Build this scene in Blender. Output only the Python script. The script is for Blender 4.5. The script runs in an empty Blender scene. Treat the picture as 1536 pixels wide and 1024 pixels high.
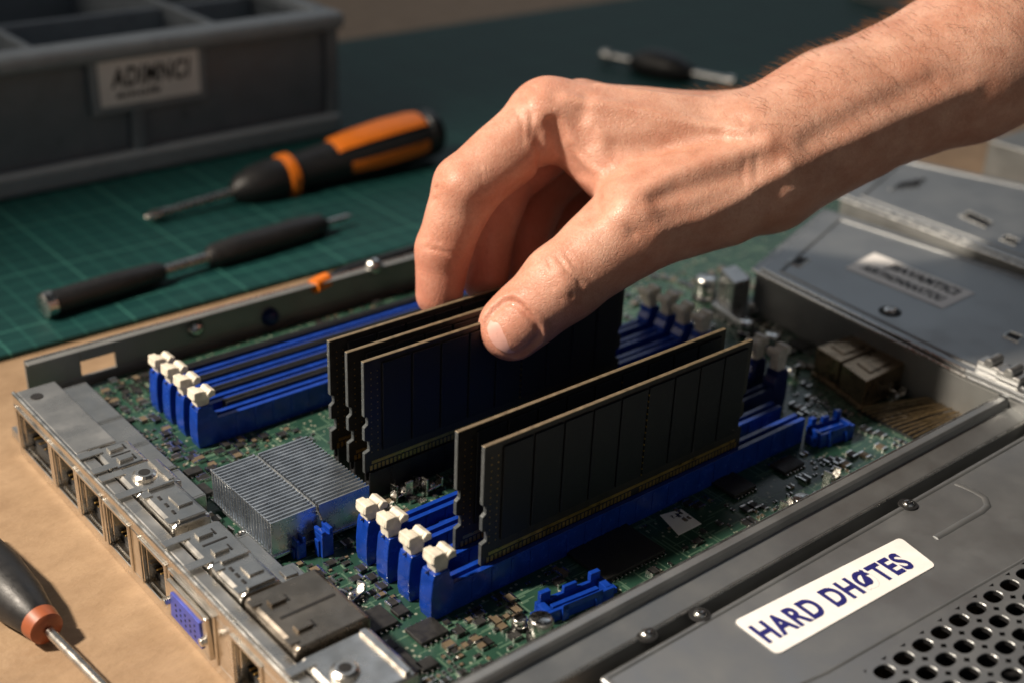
import bpy, math, random
import numpy as np
from mathutils import Matrix, Vector
random.seed(7); np.random.seed(7)
sc=bpy.context.scene
sc.unit_settings.scale_length=0.01   # 1 unit = 1 cm
# ---------------- camera calibration (from the chassis vanishing points) ----------------
F=1933.0; H=18.65
X0=Vector((2232,882,-1933)).normalized();Y0=Vector((-2098,1072,-1933)).normalized()
Zc=X0.cross(Y0).normalized();Y0=Zc.cross(X0)
th=math.radians(3.7)
Xc=X0*math.cos(th)-Y0*math.sin(th); Yc=X0*math.sin(th)+Y0*math.cos(th)
def ray(u,v):
    d=Vector((u-768,512-v,-F)); return Vector((Xc.dot(d),Yc.dot(d),Zc.dot(d)))
def hit(u,v,ax,val):
    w=ray(u,v); i='xyz'.index(ax); o=(0,0,H)[i]
    t=(val-o)/w[i]; return Vector((w.x*t,w.y*t,H+w.z*t))
def at(u,v,z): return hit(u,v,'z',z)
def dep(u,v,d):
    w=ray(u,v); t=d/F; return Vector((w.x*t,w.y*t,H+w.z*t))
cam=bpy.data.cameras.new("camera");co=bpy.data.objects.new("camera",cam);sc.collection.objects.link(co);sc.camera=co
R=Matrix((Xc,Yc,Zc)).to_4x4(); R.translation=Vector((0,0,H)); co.matrix_world=R
cam.sensor_width=36; cam.lens=36*F/1536; cam.clip_start=0.5; cam.clip_end=1000
cam.dof.use_dof=True; cam.dof.focus_distance=29.5; cam.dof.aperture_fstop=0.10
# ---------------- materials ----------------
MATS={}
def mat(name,col,rough=0.5,metal=0.0,var=0.15,vs=2.0,bump=0.0,bs=20.0,rvar=0.1,spec=0.5,coat=0.0,detail=4,stretch=None):
    if name in MATS: return MATS[name]
    m=bpy.data.materials.new(name); m.use_nodes=True; nt=m.node_tree; b=nt.nodes["Principled BSDF"]
    tc=nt.nodes.new("ShaderNodeTexCoord"); vec=tc.outputs["Object"]
    if stretch:
        mp=nt.nodes.new("ShaderNodeMapping"); mp.inputs["Scale"].default_value=stretch; nt.links.new(vec,mp.inputs["Vector"]); vec=mp.outputs["Vector"]
    n=nt.nodes.new("ShaderNodeTexNoise"); n.inputs["Scale"].default_value=vs; n.inputs["Detail"].default_value=detail; n.inputs["Roughness"].default_value=0.6
    nt.links.new(vec,n.inputs["Vector"])
    r=nt.nodes.new("ShaderNodeValToRGB"); r.color_ramp.elements[0].position=0.3; r.color_ramp.elements[1].position=0.7
    r.color_ramp.elements[0].color=(*[c*(1-var) for c in col],1); r.color_ramp.elements[1].color=(*[min(1,c*(1+var)) for c in col],1)
    nt.links.new(n.outputs["Fac"],r.inputs["Fac"]); nt.links.new(r.outputs["Color"],b.inputs["Base Color"])
    mr=nt.nodes.new("ShaderNodeMapRange"); mr.inputs["From Min"].default_value=0.3; mr.inputs["From Max"].default_value=0.7
    mr.inputs["To Min"].default_value=max(0.03,rough-rvar); mr.inputs["To Max"].default_value=min(1,rough+rvar)
    nt.links.new(n.outputs["Fac"],mr.inputs["Value"]); nt.links.new(mr.outputs["Result"],b.inputs["Roughness"])
    b.inputs["Metallic"].default_value=metal; b.inputs["Specular IOR Level"].default_value=spec
    b.inputs["Coat Weight"].default_value=coat
    if bump>0:
        n2=nt.nodes.new("ShaderNodeTexNoise"); n2.inputs["Scale"].default_value=bs; n2.inputs["Detail"].default_value=5 if bs>5 else 1
        nt.links.new(vec,n2.inputs["Vector"])
        bp=nt.nodes.new("ShaderNodeBump"); bp.inputs["Strength"].default_value=bump; bp.inputs["Distance"].default_value=0.05 if bs>5 else 0.12
        nt.links.new(n2.outputs["Fac"],bp.inputs["Height"]); nt.links.new(bp.outputs["Normal"],b.inputs["Normal"])
    MATS[name]=m; return m
M_steel=mat("galvanised_steel",(0.50,0.50,0.49),0.32,0.9,0.12,1.5,0.03,9,0.10)
M_steelw=mat("port_shell_steel",(0.74,0.71,0.66),0.24,1.0,0.10,1.2,0.22,1.6,0.06)
M_steeld=mat("tarnished_shell_steel",(0.32,0.28,0.235),0.28,0.95,0.18,1.2,0.2,1.6,0.08)
M_bronze=mat("bronze_shell",(0.26,0.19,0.12),0.3,0.9,0.25,2,0.2,2.4,0.1)
M_cover=mat("cover_sheet_metal",(0.29,0.30,0.305),0.40,0.75,0.12,0.8,0.04,14,0.12,detail=8)
M_wall=mat("wall_sheet_metal",(0.27,0.275,0.27),0.45,0.6,0.12,0.8,0.04,14,0.08,detail=8)
M_coverE=mat("worn_metal_edge",(0.62,0.62,0.60),0.27,0.95,0.2,3)
M_dark=mat("cavity_shade_black",(0.008,0.008,0.009),0.7)  # near-black standing in for the shade inside holes, slots and recesses
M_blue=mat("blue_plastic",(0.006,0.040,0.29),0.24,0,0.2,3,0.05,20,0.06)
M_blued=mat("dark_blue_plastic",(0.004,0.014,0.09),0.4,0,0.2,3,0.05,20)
M_blk=mat("black_plastic",(0.012,0.012,0.013),0.38,0,0.2,4,0.08,30)
M_white=mat("cream_plastic",(0.66,0.61,0.51),0.45,0,0.2,5,0.15,12)
M_gold=mat("gold_contact",(0.55,0.36,0.12),0.35,0.9,0.2,5)
M_edge=mat("laminate_edge",(0.09,0.10,0.105),0.38,0.3,0.3,5)
M_edget=mat("laminate_top_edge",(0.19,0.15,0.095),0.45,0.3,0.3,5)
M_dimm=mat("memory_board_black",(0.022,0.020,0.018),0.42,0,0.3,5,0.05,30)
M_chip=mat("memory_chip_black",(0.010,0.012,0.017),0.5,0,0.3,8,0.1,60,spec=0.4)
M_ic=mat("chip_epoxy",(0.018,0.018,0.018),0.5,0,0.3,6,0.1,50)
M_tin=mat("solder_tin",(0.66,0.65,0.62),0.22,1.0,0.15,9,0.1,12)
M_tan=mat("ceramic_tan",(0.13,0.10,0.065),0.5)
M_alu=mat("heatsink_aluminium",(0.62,0.67,0.73),0.28,0.9,0.12,3)
M_paper=mat("sticker_paper",(0.92,0.90,0.88),0.5,0,0.05,2)
M_ink=mat("black_ink",(0.012,0.011,0.013),0.6)
M_inkb=mat("navy_ink",(0.014,0.014,0.15),0.6)
M_bin=mat("grey_bin_plastic",(0.18,0.205,0.23),0.36,0,0.10,1,0.02,20)
M_binr=mat("grey_bin_rim_plastic",(0.25,0.28,0.31),0.34,0,0.10,1,0.02,20)
M_org=mat("orange_rubber",(0.78,0.19,0.012),0.38,0,0.1,3,0.05,20)
M_copper=mat("brown_orange_ring",(0.30,0.08,0.03),0.4,0,0.1,3)
M_shaft=mat("tool_steel",(0.55,0.52,0.48),0.25,1.0,0.15,4)
M_rub=mat("black_rubber",(0.014,0.014,0.015),0.45,0,0.2,4,0.1,30)
M_wire=mat("bronze_wire",(0.20,0.14,0.07),0.4,0.6,0.6,14)
M_purp=mat("violet_connector",(0.05,0.07,0.36),0.4)
M_hair=mat("arm_hair_brown",(0.24,0.12,0.05),0.45)
def table_mat():
    m=bpy.data.materials.new("kraft_worktop"); m.use_nodes=True; nt=m.node_tree; b=nt.nodes["Principled BSDF"]
    tc=nt.nodes.new("ShaderNodeTexCoord"); mp=nt.nodes.new("ShaderNodeMapping"); mp.inputs["Scale"].default_value=(0.6,1.0,1)
    n=nt.nodes.new("ShaderNodeTexNoise"); n.inputs["Scale"].default_value=0.9; n.inputs["Detail"].default_value=9; n.inputs["Roughness"].default_value=0.7
    nt.links.new(tc.outputs["Object"],mp.inputs["Vector"]); nt.links.new(mp.outputs["Vector"],n.inputs["Vector"])
    r=nt.nodes.new("ShaderNodeValToRGB"); r.color_ramp.elements[0].position=0.3; r.color_ramp.elements[1].position=0.75
    r.color_ramp.elements[0].color=(0.25,0.16,0.09,1); r.color_ramp.elements[1].color=(0.39,0.265,0.16,1)
    nt.links.new(n.outputs["Fac"],r.inputs["Fac"]); nt.links.new(r.outputs["Color"],b.inputs["Base Color"])
    b.inputs["Roughness"].default_value=0.55
    n2=nt.nodes.new("ShaderNodeTexNoise"); n2.inputs["Scale"].default_value=1.6; n2.inputs["Detail"].default_value=10; n2.inputs["Roughness"].default_value=0.6
    nt.links.new(mp.outputs["Vector"],n2.inputs["Vector"])
    bp=nt.nodes.new("ShaderNodeBump"); bp.inputs["Strength"].default_value=0.6; bp.inputs["Distance"].default_value=0.15
    nt.links.new(n2.outputs["Fac"],bp.inputs["Height"]); nt.links.new(bp.outputs["Normal"],b.inputs["Normal"])
    return m
def gridmath(nt,vec,scale,width):
    sp=nt.nodes.new("ShaderNodeSeparateXYZ"); nt.links.new(vec,sp.inputs[0]); outs=[]
    for a in "XY":
        mu=nt.nodes.new("ShaderNodeMath"); mu.operation='MULTIPLY'; mu.inputs[1].default_value=scale; nt.links.new(sp.outputs[a],mu.inputs[0])
        fr=nt.nodes.new("ShaderNodeMath"); fr.operation='FRACT'; nt.links.new(mu.outputs[0],fr.inputs[0])
        lt=nt.nodes.new("ShaderNodeMath"); lt.operation='LESS_THAN'; lt.inputs[1].default_value=width*scale; nt.links.new(fr.outputs[0],lt.inputs[0])
        outs.append(lt)
    mx=nt.nodes.new("ShaderNodeMath"); mx.operation='MAXIMUM'; nt.links.new(outs[0].outputs[0],mx.inputs[0]); nt.links.new(outs[1].outputs[0],mx.inputs[1])
    return mx.outputs[0]
def mixc(nt,fac,a,b,k=1.0):
    mx=nt.nodes.new("ShaderNodeMix"); mx.data_type='RGBA'
    if k!=1.0:
        mu=nt.nodes.new("ShaderNodeMath"); mu.operation='MULTIPLY'; mu.inputs[1].default_value=k; nt.links.new(fac,mu.inputs[0]); fac=mu.outputs[0]
    nt.links.new(fac,mx.inputs["Factor"])
    for s,x in (("A",a),("B",b)):
        i=[q for q in mx.inputs if q.name==s and q.type=='RGBA'][0]
        if isinstance(x,tuple): i.default_value=(*x,1)
        else: nt.links.new(x,i)
    return [q for q in mx.outputs if q.type=='RGBA'][0]
def mat_mat():
    m=bpy.data.materials.new("cutting_mat_green"); m.use_nodes=True; nt=m.node_tree; b=nt.nodes["Principled BSDF"]
    tc=nt.nodes.new("ShaderNodeTexCoord"); n=nt.nodes.new("ShaderNodeTexNoise"); n.inputs["Scale"].default_value=0.5; n.inputs["Detail"].default_value=6
    nt.links.new(tc.outputs["Object"],n.inputs["Vector"])
    base=mixc(nt,n.outputs["Fac"],(0.003,0.030,0.029),(0.006,0.052,0.050))
    g1=gridmath(nt,tc.outputs["Object"],1.25,0.05); g2=gridmath(nt,tc.outputs["Object"],0.25,0.08)
    c=mixc(nt,g1,base,(0.04,0.18,0.15),0.36); c=mixc(nt,g2,c,(0.06,0.22,0.18),0.35)
    nt.links.new(c,b.inputs["Base Color"]); b.inputs["Roughness"].default_value=0.55; b.inputs["Specular IOR Level"].default_value=0.3
    n2=nt.nodes.new("ShaderNodeTexNoise"); n2.inputs["Scale"].default_value=25; nt.links.new(tc.outputs["Object"],n2.inputs["Vector"])
    bp=nt.nodes.new("ShaderNodeBump"); bp.inputs["Strength"].default_value=0.25; bp.inputs["Distance"].default_value=0.03
    nt.links.new(n2.outputs["Fac"],bp.inputs["Height"]); nt.links.new(bp.outputs["Normal"],b.inputs["Normal"])
    return m
def pcb_mat():
    m=bpy.data.materials.new("circuit_board_green"); m.use_nodes=True; nt=m.node_tree; b=nt.nodes["Principled BSDF"]
    tc=nt.nodes.new("ShaderNodeTexCoord")
    n=nt.nodes.new("ShaderNodeTexNoise"); n.inputs["Scale"].default_value=0.8; n.inputs["Detail"].default_value=5
    nt.links.new(tc.outputs["Object"],n.inputs["Vector"])
    base=mixc(nt,n.outputs["Fac"],(0.008,0.030,0.022),(0.032,0.085,0.058))
    tr=None
    for sx,sy,seed in ((0.5,9,0),(9,0.5,5),(1.1,14,3)):
        mp=nt.nodes.new("ShaderNodeMapping"); mp.inputs["Scale"].default_value=(sx,sy,1); mp.inputs["Location"].default_value=(seed,seed*1.3,0)
        nt.links.new(tc.outputs["Object"],mp.inputs["Vector"])
        v=nt.nodes.new("ShaderNodeTexVoronoi"); v.distance='CHEBYCHEV'; v.feature='F1'; v.inputs["Scale"].default_value=1.0; v.inputs["Randomness"].default_value=0.8
        nt.links.new(mp.outputs["Vector"],v.inputs["Vector"])
        lt=nt.nodes.new("ShaderNodeMath"); lt.operation='LESS_THAN'; lt.inputs[1].default_value=0.22; nt.links.new(v.outputs["Distance"],lt.inputs[0])
        if tr is None: tr=lt.outputs[0]
        else:
            mx=nt.nodes.new("ShaderNodeMath"); mx.operation='MAXIMUM'; nt.links.new(tr,mx.inputs[0]); nt.links.new(lt.outputs[0],mx.inputs[1]); tr=mx.outputs[0]
    c=mixc(nt,tr,base,(0.11,0.19,0.13),0.6)
    v2=nt.nodes.new("ShaderNodeTexVoronoi"); v2.inputs["Scale"].default_value=5; nt.links.new(tc.outputs["Object"],v2.inputs["Vector"])
    l2=nt.nodes.new("ShaderNodeMath"); l2.operation='LESS_THAN'; l2.inputs[1].default_value=0.19; nt.links.new(v2.outputs["Distance"],l2.inputs[0])
    c=mixc(nt,l2.outputs[0],c,(0.38,0.39,0.31),0.6)
    nt.links.new(c,b.inputs["Base Color"]); b.inputs["Roughness"].default_value=0.27
    bp=nt.nodes.new("ShaderNodeBump"); bp.inputs["Strength"].default_value=0.6; bp.inputs["Distance"].default_value=0.02
    nt.links.new(tr,bp.inputs["Height"]); nt.links.new(bp.outputs["Normal"],b.inputs["Normal"])
    return m
def skin_mat():
    m=bpy.data.materials.new("skin"); m.use_nodes=True; nt=m.node_tree; b=nt.nodes["Principled BSDF"]
    tc=nt.nodes.new("ShaderNodeTexCoord")
    n=nt.nodes.new("ShaderNodeTexNoise"); n.inputs["Scale"].default_value=1.1; n.inputs["Detail"].default_value=8; n.inputs["Roughness"].default_value=0.68
    nt.links.new(tc.outputs["Object"],n.inputs["Vector"])
    rr=nt.nodes.new("ShaderNodeMapRange"); rr.inputs["From Min"].default_value=0.32; rr.inputs["From Max"].default_value=0.68; nt.links.new(n.outputs["Fac"],rr.inputs["Value"])
    base=mixc(nt,rr.outputs["Result"],(0.47,0.215,0.140),(0.64,0.375,0.275))
    at_=nt.nodes.new("ShaderNodeAttribute"); at_.attribute_name="redness"
    c=mixc(nt,at_.outputs["Fac"],base,(0.60,0.18,0.12),0.6)
    nf=nt.nodes.new("ShaderNodeTexNoise"); nf.inputs["Scale"].default_value=14; nf.inputs["Detail"].default_value=5; nt.links.new(tc.outputs["Object"],nf.inputs["Vector"])
    rp=nt.nodes.new("ShaderNodeMapRange"); rp.inputs["From Min"].default_value=0.48; rp.inputs["From Max"].default_value=0.70; nt.links.new(nf.outputs["Fac"],rp.inputs["Value"])
    c=mixc(nt,rp.outputs["Result"],c,(0.40,0.155,0.095),0.28)
    nt.links.new(c,b.inputs["Base Color"])
    b.inputs["Roughness"].default_value=0.43; b.inputs["Specular IOR Level"].default_value=0.45
    b.inputs["Subsurface Weight"].default_value=0.22; b.inputs["Subsurface Radius"].default_value=(1.0,0.35,0.18); b.inputs["Subsurface Scale"].default_value=0.15
    wr=nt.nodes.new("ShaderNodeTexNoise"); wr.inputs["Scale"].default_value=3.5; wr.inputs["Detail"].default_value=3
    nt.links.new(tc.outputs["Object"],wr.inputs["Vector"])
    ad=nt.nodes.new("ShaderNodeVectorMath"); ad.operation='MULTIPLY_ADD'; ad.inputs[1].default_value=(0.35,0.35,0.35)
    nt.links.new(wr.outputs["Color"],ad.inputs[0]); nt.links.new(tc.outputs["Object"],ad.inputs[2])
    nrm=None
    for sc_,st,di,fm in ((14,0.38,0.012,0.15),(5.5,0.20,0.020,0.10)):
        v=nt.nodes.new("ShaderNodeTexVoronoi"); v.inputs["Scale"].default_value=sc_; v.feature='DISTANCE_TO_EDGE'; nt.links.new(ad.outputs[0],v.inputs["Vector"])
        mr=nt.nodes.new("ShaderNodeMapRange"); mr.inputs["From Max"].default_value=fm; nt.links.new(v.outputs["Distance"],mr.inputs["Value"])
        b1=nt.nodes.new("ShaderNodeBump"); b1.inputs["Strength"].default_value=st; b1.inputs["Distance"].default_value=di
        nt.links.new(mr.outputs["Result"],b1.inputs["Height"])
        if nrm: nt.links.new(nrm,b1.inputs["Normal"])
        nrm=b1.outputs["Normal"]
    b2=nt.nodes.new("ShaderNodeBump"); b2.inputs["Strength"].default_value=0.28; b2.inputs["Distance"].default_value=0.08
    nt.links.new(n.outputs["Fac"],b2.inputs["Height"]); nt.links.new(nrm,b2.inputs["Normal"]); nt.links.new(b2.outputs["Normal"],b.inputs["Normal"])
    return m
M_nail=mat("fingernail",(0.72,0.40,0.34),0.32,0,0.08,3,0.03,9,0.06,spec=0.5)
# ---------------- mesh builder ----------------
WO={}
class MB:
    def __init__(s): s.v=[];s.f=[];s.m=[]
    def extr(s,poly,lo,hi,plane='xy',m=0,ms=None):
        if ms is None: ms=m
        n=len(poly); A=sum(poly[i][0]*poly[(i+1)%n][1]-poly[(i+1)%n][0]*poly[i][1] for i in range(n))
        if A<0: poly=poly[::-1]
        def mp(a,b,c): return {'xy':(a,b,c),'xz':(a,c,b),'yz':(c,a,b)}[plane]
        i=len(s.v); s.v+=[mp(p[0],p[1],lo) for p in poly]+[mp(p[0],p[1],hi) for p in poly]
        fs=[tuple(range(i+n-1,i-1,-1)),tuple(range(i+n,i+2*n))]; ml=[m,m]
        for k in range(n): fs.append((i+k,i+(k+1)%n,i+n+(k+1)%n,i+n+k)); ml.append(ms)
        if plane=='xz': fs=[f[::-1] for f in fs]
        s.f+=fs; s.m+=ml
    def box(s,x0,x1,y0,y1,z0,z1,m=0):
        s.extr([(min(x0,x1),min(y0,y1)),(max(x0,x1),min(y0,y1)),(max(x0,x1),max(y0,y1)),(min(x0,x1),max(y0,y1))],min(z0,z1),max(z0,z1),'xy',m)
    def lathe(s,p0,p1,prof,n=24,m=0,a0=0,a1=2*math.pi,up=Vector((0,0,1)),cap=True):
        p0=Vector(p0);p1=Vector(p1); d=(p1-p0); L=d.length; d.normalize()
        e1=d.cross(up)
        if e1.length<1e-4: e1=d.cross(Vector((1,0,0)))
        e1.normalize(); e2=e1.cross(d)
        full=abs(a1-a0)>6.28; k=n if full else n+1; base=len(s.v)
        for (t,r) in prof:
            for j in range(k):
                a=a0+(a1-a0)*j/n; s.v.append(tuple(p0+d*(t*L)+e1*(r*math.cos(a))+e2*(r*math.sin(a))))
        for i in range(len(prof)-1):
            for j in range(n):
                j2=(j+1)%k; s.f.append((base+i*k+j,base+(i+1)*k+j,base+(i+1)*k+j2,base+i*k+j2)); s.m.append(m)
        if full and cap:
            s.f.append(tuple(base+j for j in range(k))); s.m.append(m)
            s.f.append(tuple(base+(len(prof)-1)*k+j for j in range(k-1,-1,-1))); s.m.append(m)
    def cyl(s,x,y,z0,z1,r,n=16,m=0): s.lathe((x,y,z0),(x,y,z1),[(0,r),(1,r)],n,m)
    def dome(s,x,y,z0,r,h,n=16,m=0):
        s.lathe((x,y,z0),(x,y,z0+h),[(0,r),(0.4,r*0.95),(0.75,r*0.7),(0.95,r*0.35),(1,0.02*r)],n,m)
    def tube(s,pts,r,n=8,m=0):
        pts=[Vector(p) for p in pts]; base=len(s.v)
        for i,p in enumerate(pts):
            d=(pts[min(i+1,len(pts)-1)]-pts[max(i-1,0)]).normalized(); e1=d.cross(Vector((0.01,0.02,1))).normalized(); e2=e1.cross(d)
            rr=r[i] if isinstance(r,(list,tuple)) else r
            for j in range(n):
                a=2*math.pi*j/n; s.v.append(tuple(p+e1*(rr*math.cos(a))+e2*(rr*math.sin(a))))
        for i in range(len(pts)-1):
            for j in range(n): s.f.append((base+i*n+j,base+(i+1)*n+j,base+(i+1)*n+(j+1)%n,base+i*n+(j+1)%n)); s.m.append(m)
        s.f.append(tuple(base+j for j in range(n))); s.m.append(m)
        s.f.append(tuple(base+(len(pts)-1)*n+j for j in range(n-1,-1,-1))); s.m.append(m)
def empty(name,loc,label,cat,group=None):
    o=bpy.data.objects.new(name,None); o.empty_display_size=0.5; o.location=loc; sc.collection.objects.link(o)
    WO[o.name]=Vector(loc); o["label"]=label; o["category"]=cat
    if group: o["group"]=group
    return o
def mk(name,mb,mats,parent=None,label=None,cat=None,kind=None,bevel=0,smooth=False,group=None,seg=2,local=False):
    me=bpy.data.meshes.new(name)
    v=mb.v
    loc=Vector((0,0,0))
    if parent is None and kind is None:
        a=np.array(v); c=Vector(((a[:,0].min()+a[:,0].max())/2,(a[:,1].min()+a[:,1].max())/2,a[:,2].min())); loc=c
        v=[(p[0]-c.x,p[1]-c.y,p[2]-c.z) for p in v]
    me.from_pydata(v,[],mb.f)
    for m in (mats if isinstance(mats,(list,tuple)) else [mats]): me.materials.append(m)
    me.polygons.foreach_set("material_index",mb.m)
    me.update()
    if smooth:
        me.polygons.foreach_set("use_smooth",[True]*len(me.polygons))
        try: me.set_sharp_from_angle(angle=math.radians(40))
        except Exception: pass
    o=bpy.data.objects.new(name,me); sc.collection.objects.link(o)
    if parent is not None:
        o.parent=parent
        if not local: o.location=-WO.get(parent.name,Vector((0,0,0)))
        WO[o.name]=Vector((0,0,0))
    else:
        o.location=loc; WO[o.name]=loc
    if bevel>0:
        b=o.modifiers.new("bevel",'BEVEL'); b.width=bevel; b.segments=seg; b.limit_method='ANGLE'; b.angle_limit=math.radians(35)
    if label: o["label"]=label
    if cat: o["category"]=cat
    if kind: o["kind"]=kind
    if group: o["group"]=group
    return o
def text(s,width,height,org,xd,yd,parent,material,name="lettering",bold=0.02,shear=0.0,space=1.08):
    cu=bpy.data.curves.new("t",'FONT'); cu.body=s; cu.size=1; cu.offset=bold; cu.extrude=0.002; cu.shear=shear; cu.align_x='LEFT'; cu.space_line=0.9; cu.space_character=space
    to=bpy.data.objects.new("t",cu); sc.collection.objects.link(to); bpy.context.view_layer.update()
    me=bpy.data.meshes.new_from_object(to.evaluated_get(bpy.context.evaluated_depsgraph_get())); bpy.data.objects.remove(to)
    a=np.array([v.co[:] for v in me.vertices]); mn=a.min(0); mx=a.max(0)
    xd=Vector(xd).normalized(); yd=Vector(yd).normalized(); zd=xd.cross(yd)
    for v in me.vertices:
        q=v.co; x=(q.x-mn[0])/(mx[0]-mn[0])*width; y=(q.y-mn[1])/(mx[1]-mn[1])*height
        v.co=Vector(org)+xd*x+yd*y+zd*q.z
    me.materials.clear(); me.materials.append(material); me.name=name
    o=bpy.data.objects.new(name,me); sc.collection.objects.link(o); o.parent=parent; o.location=-WO.get(parent.name,Vector((0,0,0)))
    return o
def xy(p): return (p[0],p[1])
# ---------------- setting ----------------
b=MB(); b.box(-60,170,-40,160,-3,0)
mk("workbench_surface",b,table_mat(),kind="structure")
b=MB(); b.box(-40,110,35.7,62.5,0.0,0.2)
cm=mk("cutting_mat",b,mat_mat(),label="dark green cutting mat with fine grid lines on the bench",cat="cutting mat",bevel=0.04)
# ---------------- storage bin ----------------
by=48.2; bx0,bx1=2.0,31.0; bz0,bz1=0.2,5.0; byb=66.0
bn=empty("storage_bin",((bx0+bx1)/2,by+6,bz0),"grey plastic storage bin with white label on the green mat","storage bin")
b=MB()
b.box(bx0,bx1,by+0.3,byb,bz0,bz0+0.3)
b.box(bx0,bx1,by+0.45,by+0.85,bz0+0.3,bz1)
b.box(bx0,bx1,byb-0.4,byb,bz0+0.3,bz1)
b.box(bx0,bx0+0.4,by+0.85,byb-0.4,bz0+0.3,bz1); b.box(bx1-0.4,bx1,by+0.85,byb-0.4,bz0+0.3,bz1)
mk("bin_body",b,M_bin,bn,bevel=0.08)
b=MB(); b.box(bx0-0.1,bx1+0.15,by-0.35,by+1.0,bz1,bz1+0.75); b.box(bx0-0.1,bx1+0.15,byb-0.5,byb+0.2,bz1,bz1+0.75)
b.box(bx0-0.1,bx0+0.5,by+1.0,byb-0.5,bz1,bz1+0.75); b.box(bx1-0.7,bx1+0.15,by+1.0,byb-0.5,bz1,bz1+0.75)
mk("bin_rim",b,M_binr,bn,bevel=0.28,seg=4)
for xx in (3.5,11.6,21.3,30.6):
    b=MB(); b.box(xx-0.25,xx+0.35,by,by+0.45,bz0+0.4,bz1); mk("bin_rib",b,M_bin,bn,bevel=0.12,seg=3)
b=MB(); b.box(bx0,bx1,by-0.15,by+0.45,bz0,bz0+1.0); mk("bin_skirt",b,M_binr,bn,bevel=0.22,seg=3)
for xx in (9.5,18.0,26.0):
    b=MB(); b.box(xx,xx+0.35,by+0.85,byb-0.4,bz0+0.3,bz1+0.3); mk("bin_divider",b,M_binr,bn,bevel=0.1)
b=MB(); b.box(bx0+.4,bx1-.4,by+7,by+7.35,bz0+0.3,bz1+0.1); mk("bin_divider",b,M_binr,bn,bevel=0.1)
la=hit(152,165,'y',by); lb=hit(300,135,'y',by); lc=hit(297,68,'y',by)
lx0,lx1=la.x,lb.x; lz0,lz1=(la.z+lb.z)/2,lc.z
b=MB(); b.box(lx0-0.35,lx1+0.35,by-0.02,by+0.35,lz0-0.35,lz1+0.3); mk("label_holder",b,M_binr,bn,bevel=0.1)
b=MB(); b.box(lx0,lx1,by-0.06,by-0.02,lz0,lz1); lab=mk("bin_label",b,M_paper,bn)
text("ADIMNCI",(lx1-lx0)*0.80,(lz1-lz0)*0.42,(lx0+(lx1-lx0)*0.11,by-0.07,lz0+(lz1-lz0)*0.36),(1,0,0),(0,0,1),lab,M_ink,shear=0.2,bold=0.03,space=1.12)
text("amolk",(lx1-lx0)*0.46,(lz1-lz0)*0.16,(lx0+(lx1-lx0)*0.15,by-0.07,lz0+(lz1-lz0)*0.14),(1,0,0),(0,0,1),lab,M_ink,shear=0.2,bold=0.03)
# ---------------- tools ----------------
def tool(name,p0,p1,segs,label,cat):
    e=empty(name,((p0+p1)/2)[:],label,cat)
    for (pn,prof,material,kw) in segs:
        b=MB(); b.lathe(p0,p1,prof,28,0,**kw); mk(pn,b,material,e,smooth=True)
    return e
tz=0.2
p0=at(218,328,tz+0.25); p1=at(655,196,tz+1.2)
tool("screwdriver",p0,p1,[
 ("shaft",[(0,0.05),(0.02,0.22),(0.05,0.2),(0.08,0.16),(0.30,0.18)],M_shaft,{}),
 ("collar",[(0.27,0.3),(0.29,0.55),(0.34,0.78),(0.40,0.86),(0.43,0.8)],M_rub,{}),
 ("ring",[(0.43,0.8),(0.435,0.9),(0.46,0.9),(0.465,0.8)],M_org,{}),
 ("handle",[(0.46,0.75),(0.50,0.78),(0.58,0.84),(0.68,0.98),(0.80,1.05),(0.90,1.02),(0.94,0.98)],M_rub,{}),
 ("orange_grip",[(0.60,0.85),(0.62,0.97),(0.70,1.08),(0.80,1.14),(0.90,1.11),(0.925,1.06),(0.93,0.98)],M_org,dict(a0=0.75,a1=2.1)),
 ("orange_grip",[(0.62,0.86),(0.66,1.0),(0.70,1.06),(0.80,1.12),(0.88,1.10),(0.92,1.0)],M_org,dict(a0=3.0,a1=3.5)),
 ("orange_grip",[(0.62,0.86),(0.66,1.0),(0.70,1.06),(0.80,1.12),(0.88,1.10),(0.92,1.0)],M_org,dict(a0=-0.35,a1=0.15)),
 ("end_cap",[(0.94,0.98),(0.945,1.04),(0.975,1.02),(0.99,0.85),(1.0,0.5)],M_blk,{})],
 "black and orange screwdriver lying on the green mat","screwdriver")
p0=at(62,460,tz+0.45); p1=at(527,324,tz+0.35)
tool("precision_screwdriver",p0,p1,[
 ("end_cap",[(0,0.3),(0.005,0.42),(0.03,0.44),(0.035,0.38)],M_tin,{}),
 ("rear_handle",[(0.035,0.40),(0.2,0.42),(0.33,0.36),(0.35,0.26)],M_rub,{}),
 ("middle_shaft",[(0.35,0.18),(0.5,0.2)],M_shaft,{}),
 ("front_handle",[(0.49,0.28),(0.51,0.42),(0.60,0.50),(0.80,0.50),(0.88,0.42),(0.90,0.25)],M_rub,{}),
 ("tip",[(0.90,0.13),(0.98,0.12),(1.0,0.05)],M_shaft,{})],
 "slim black precision screwdriver with steel collar on the green mat","screwdriver")
p0=at(900,82,tz+0.5); p1=at(1102,124,tz+0.5)
tool("nut_driver",p0,p1,[
 ("tip",[(0,0.15),(0.03,0.34),(0.08,0.36),(0.1,0.2),(0.3,0.2)],M_tin,{}),
 ("handle",[(0.25,0.4),(0.3,0.6),(0.36,0.85),(0.48,0.9),(0.6,0.75),(0.68,0.45),(0.7,0.35)],M_blk,{}),
 ("shaft",[(0.7,0.2),(0.94,0.2),(0.95,0.3),(1.0,0.3)],M_tin,{})],
 "black handled nut driver with bright steel ends on the green mat","screwdriver")
p0=at(-70,800,0.6); p1=at(170,1044,0.35)
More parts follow.
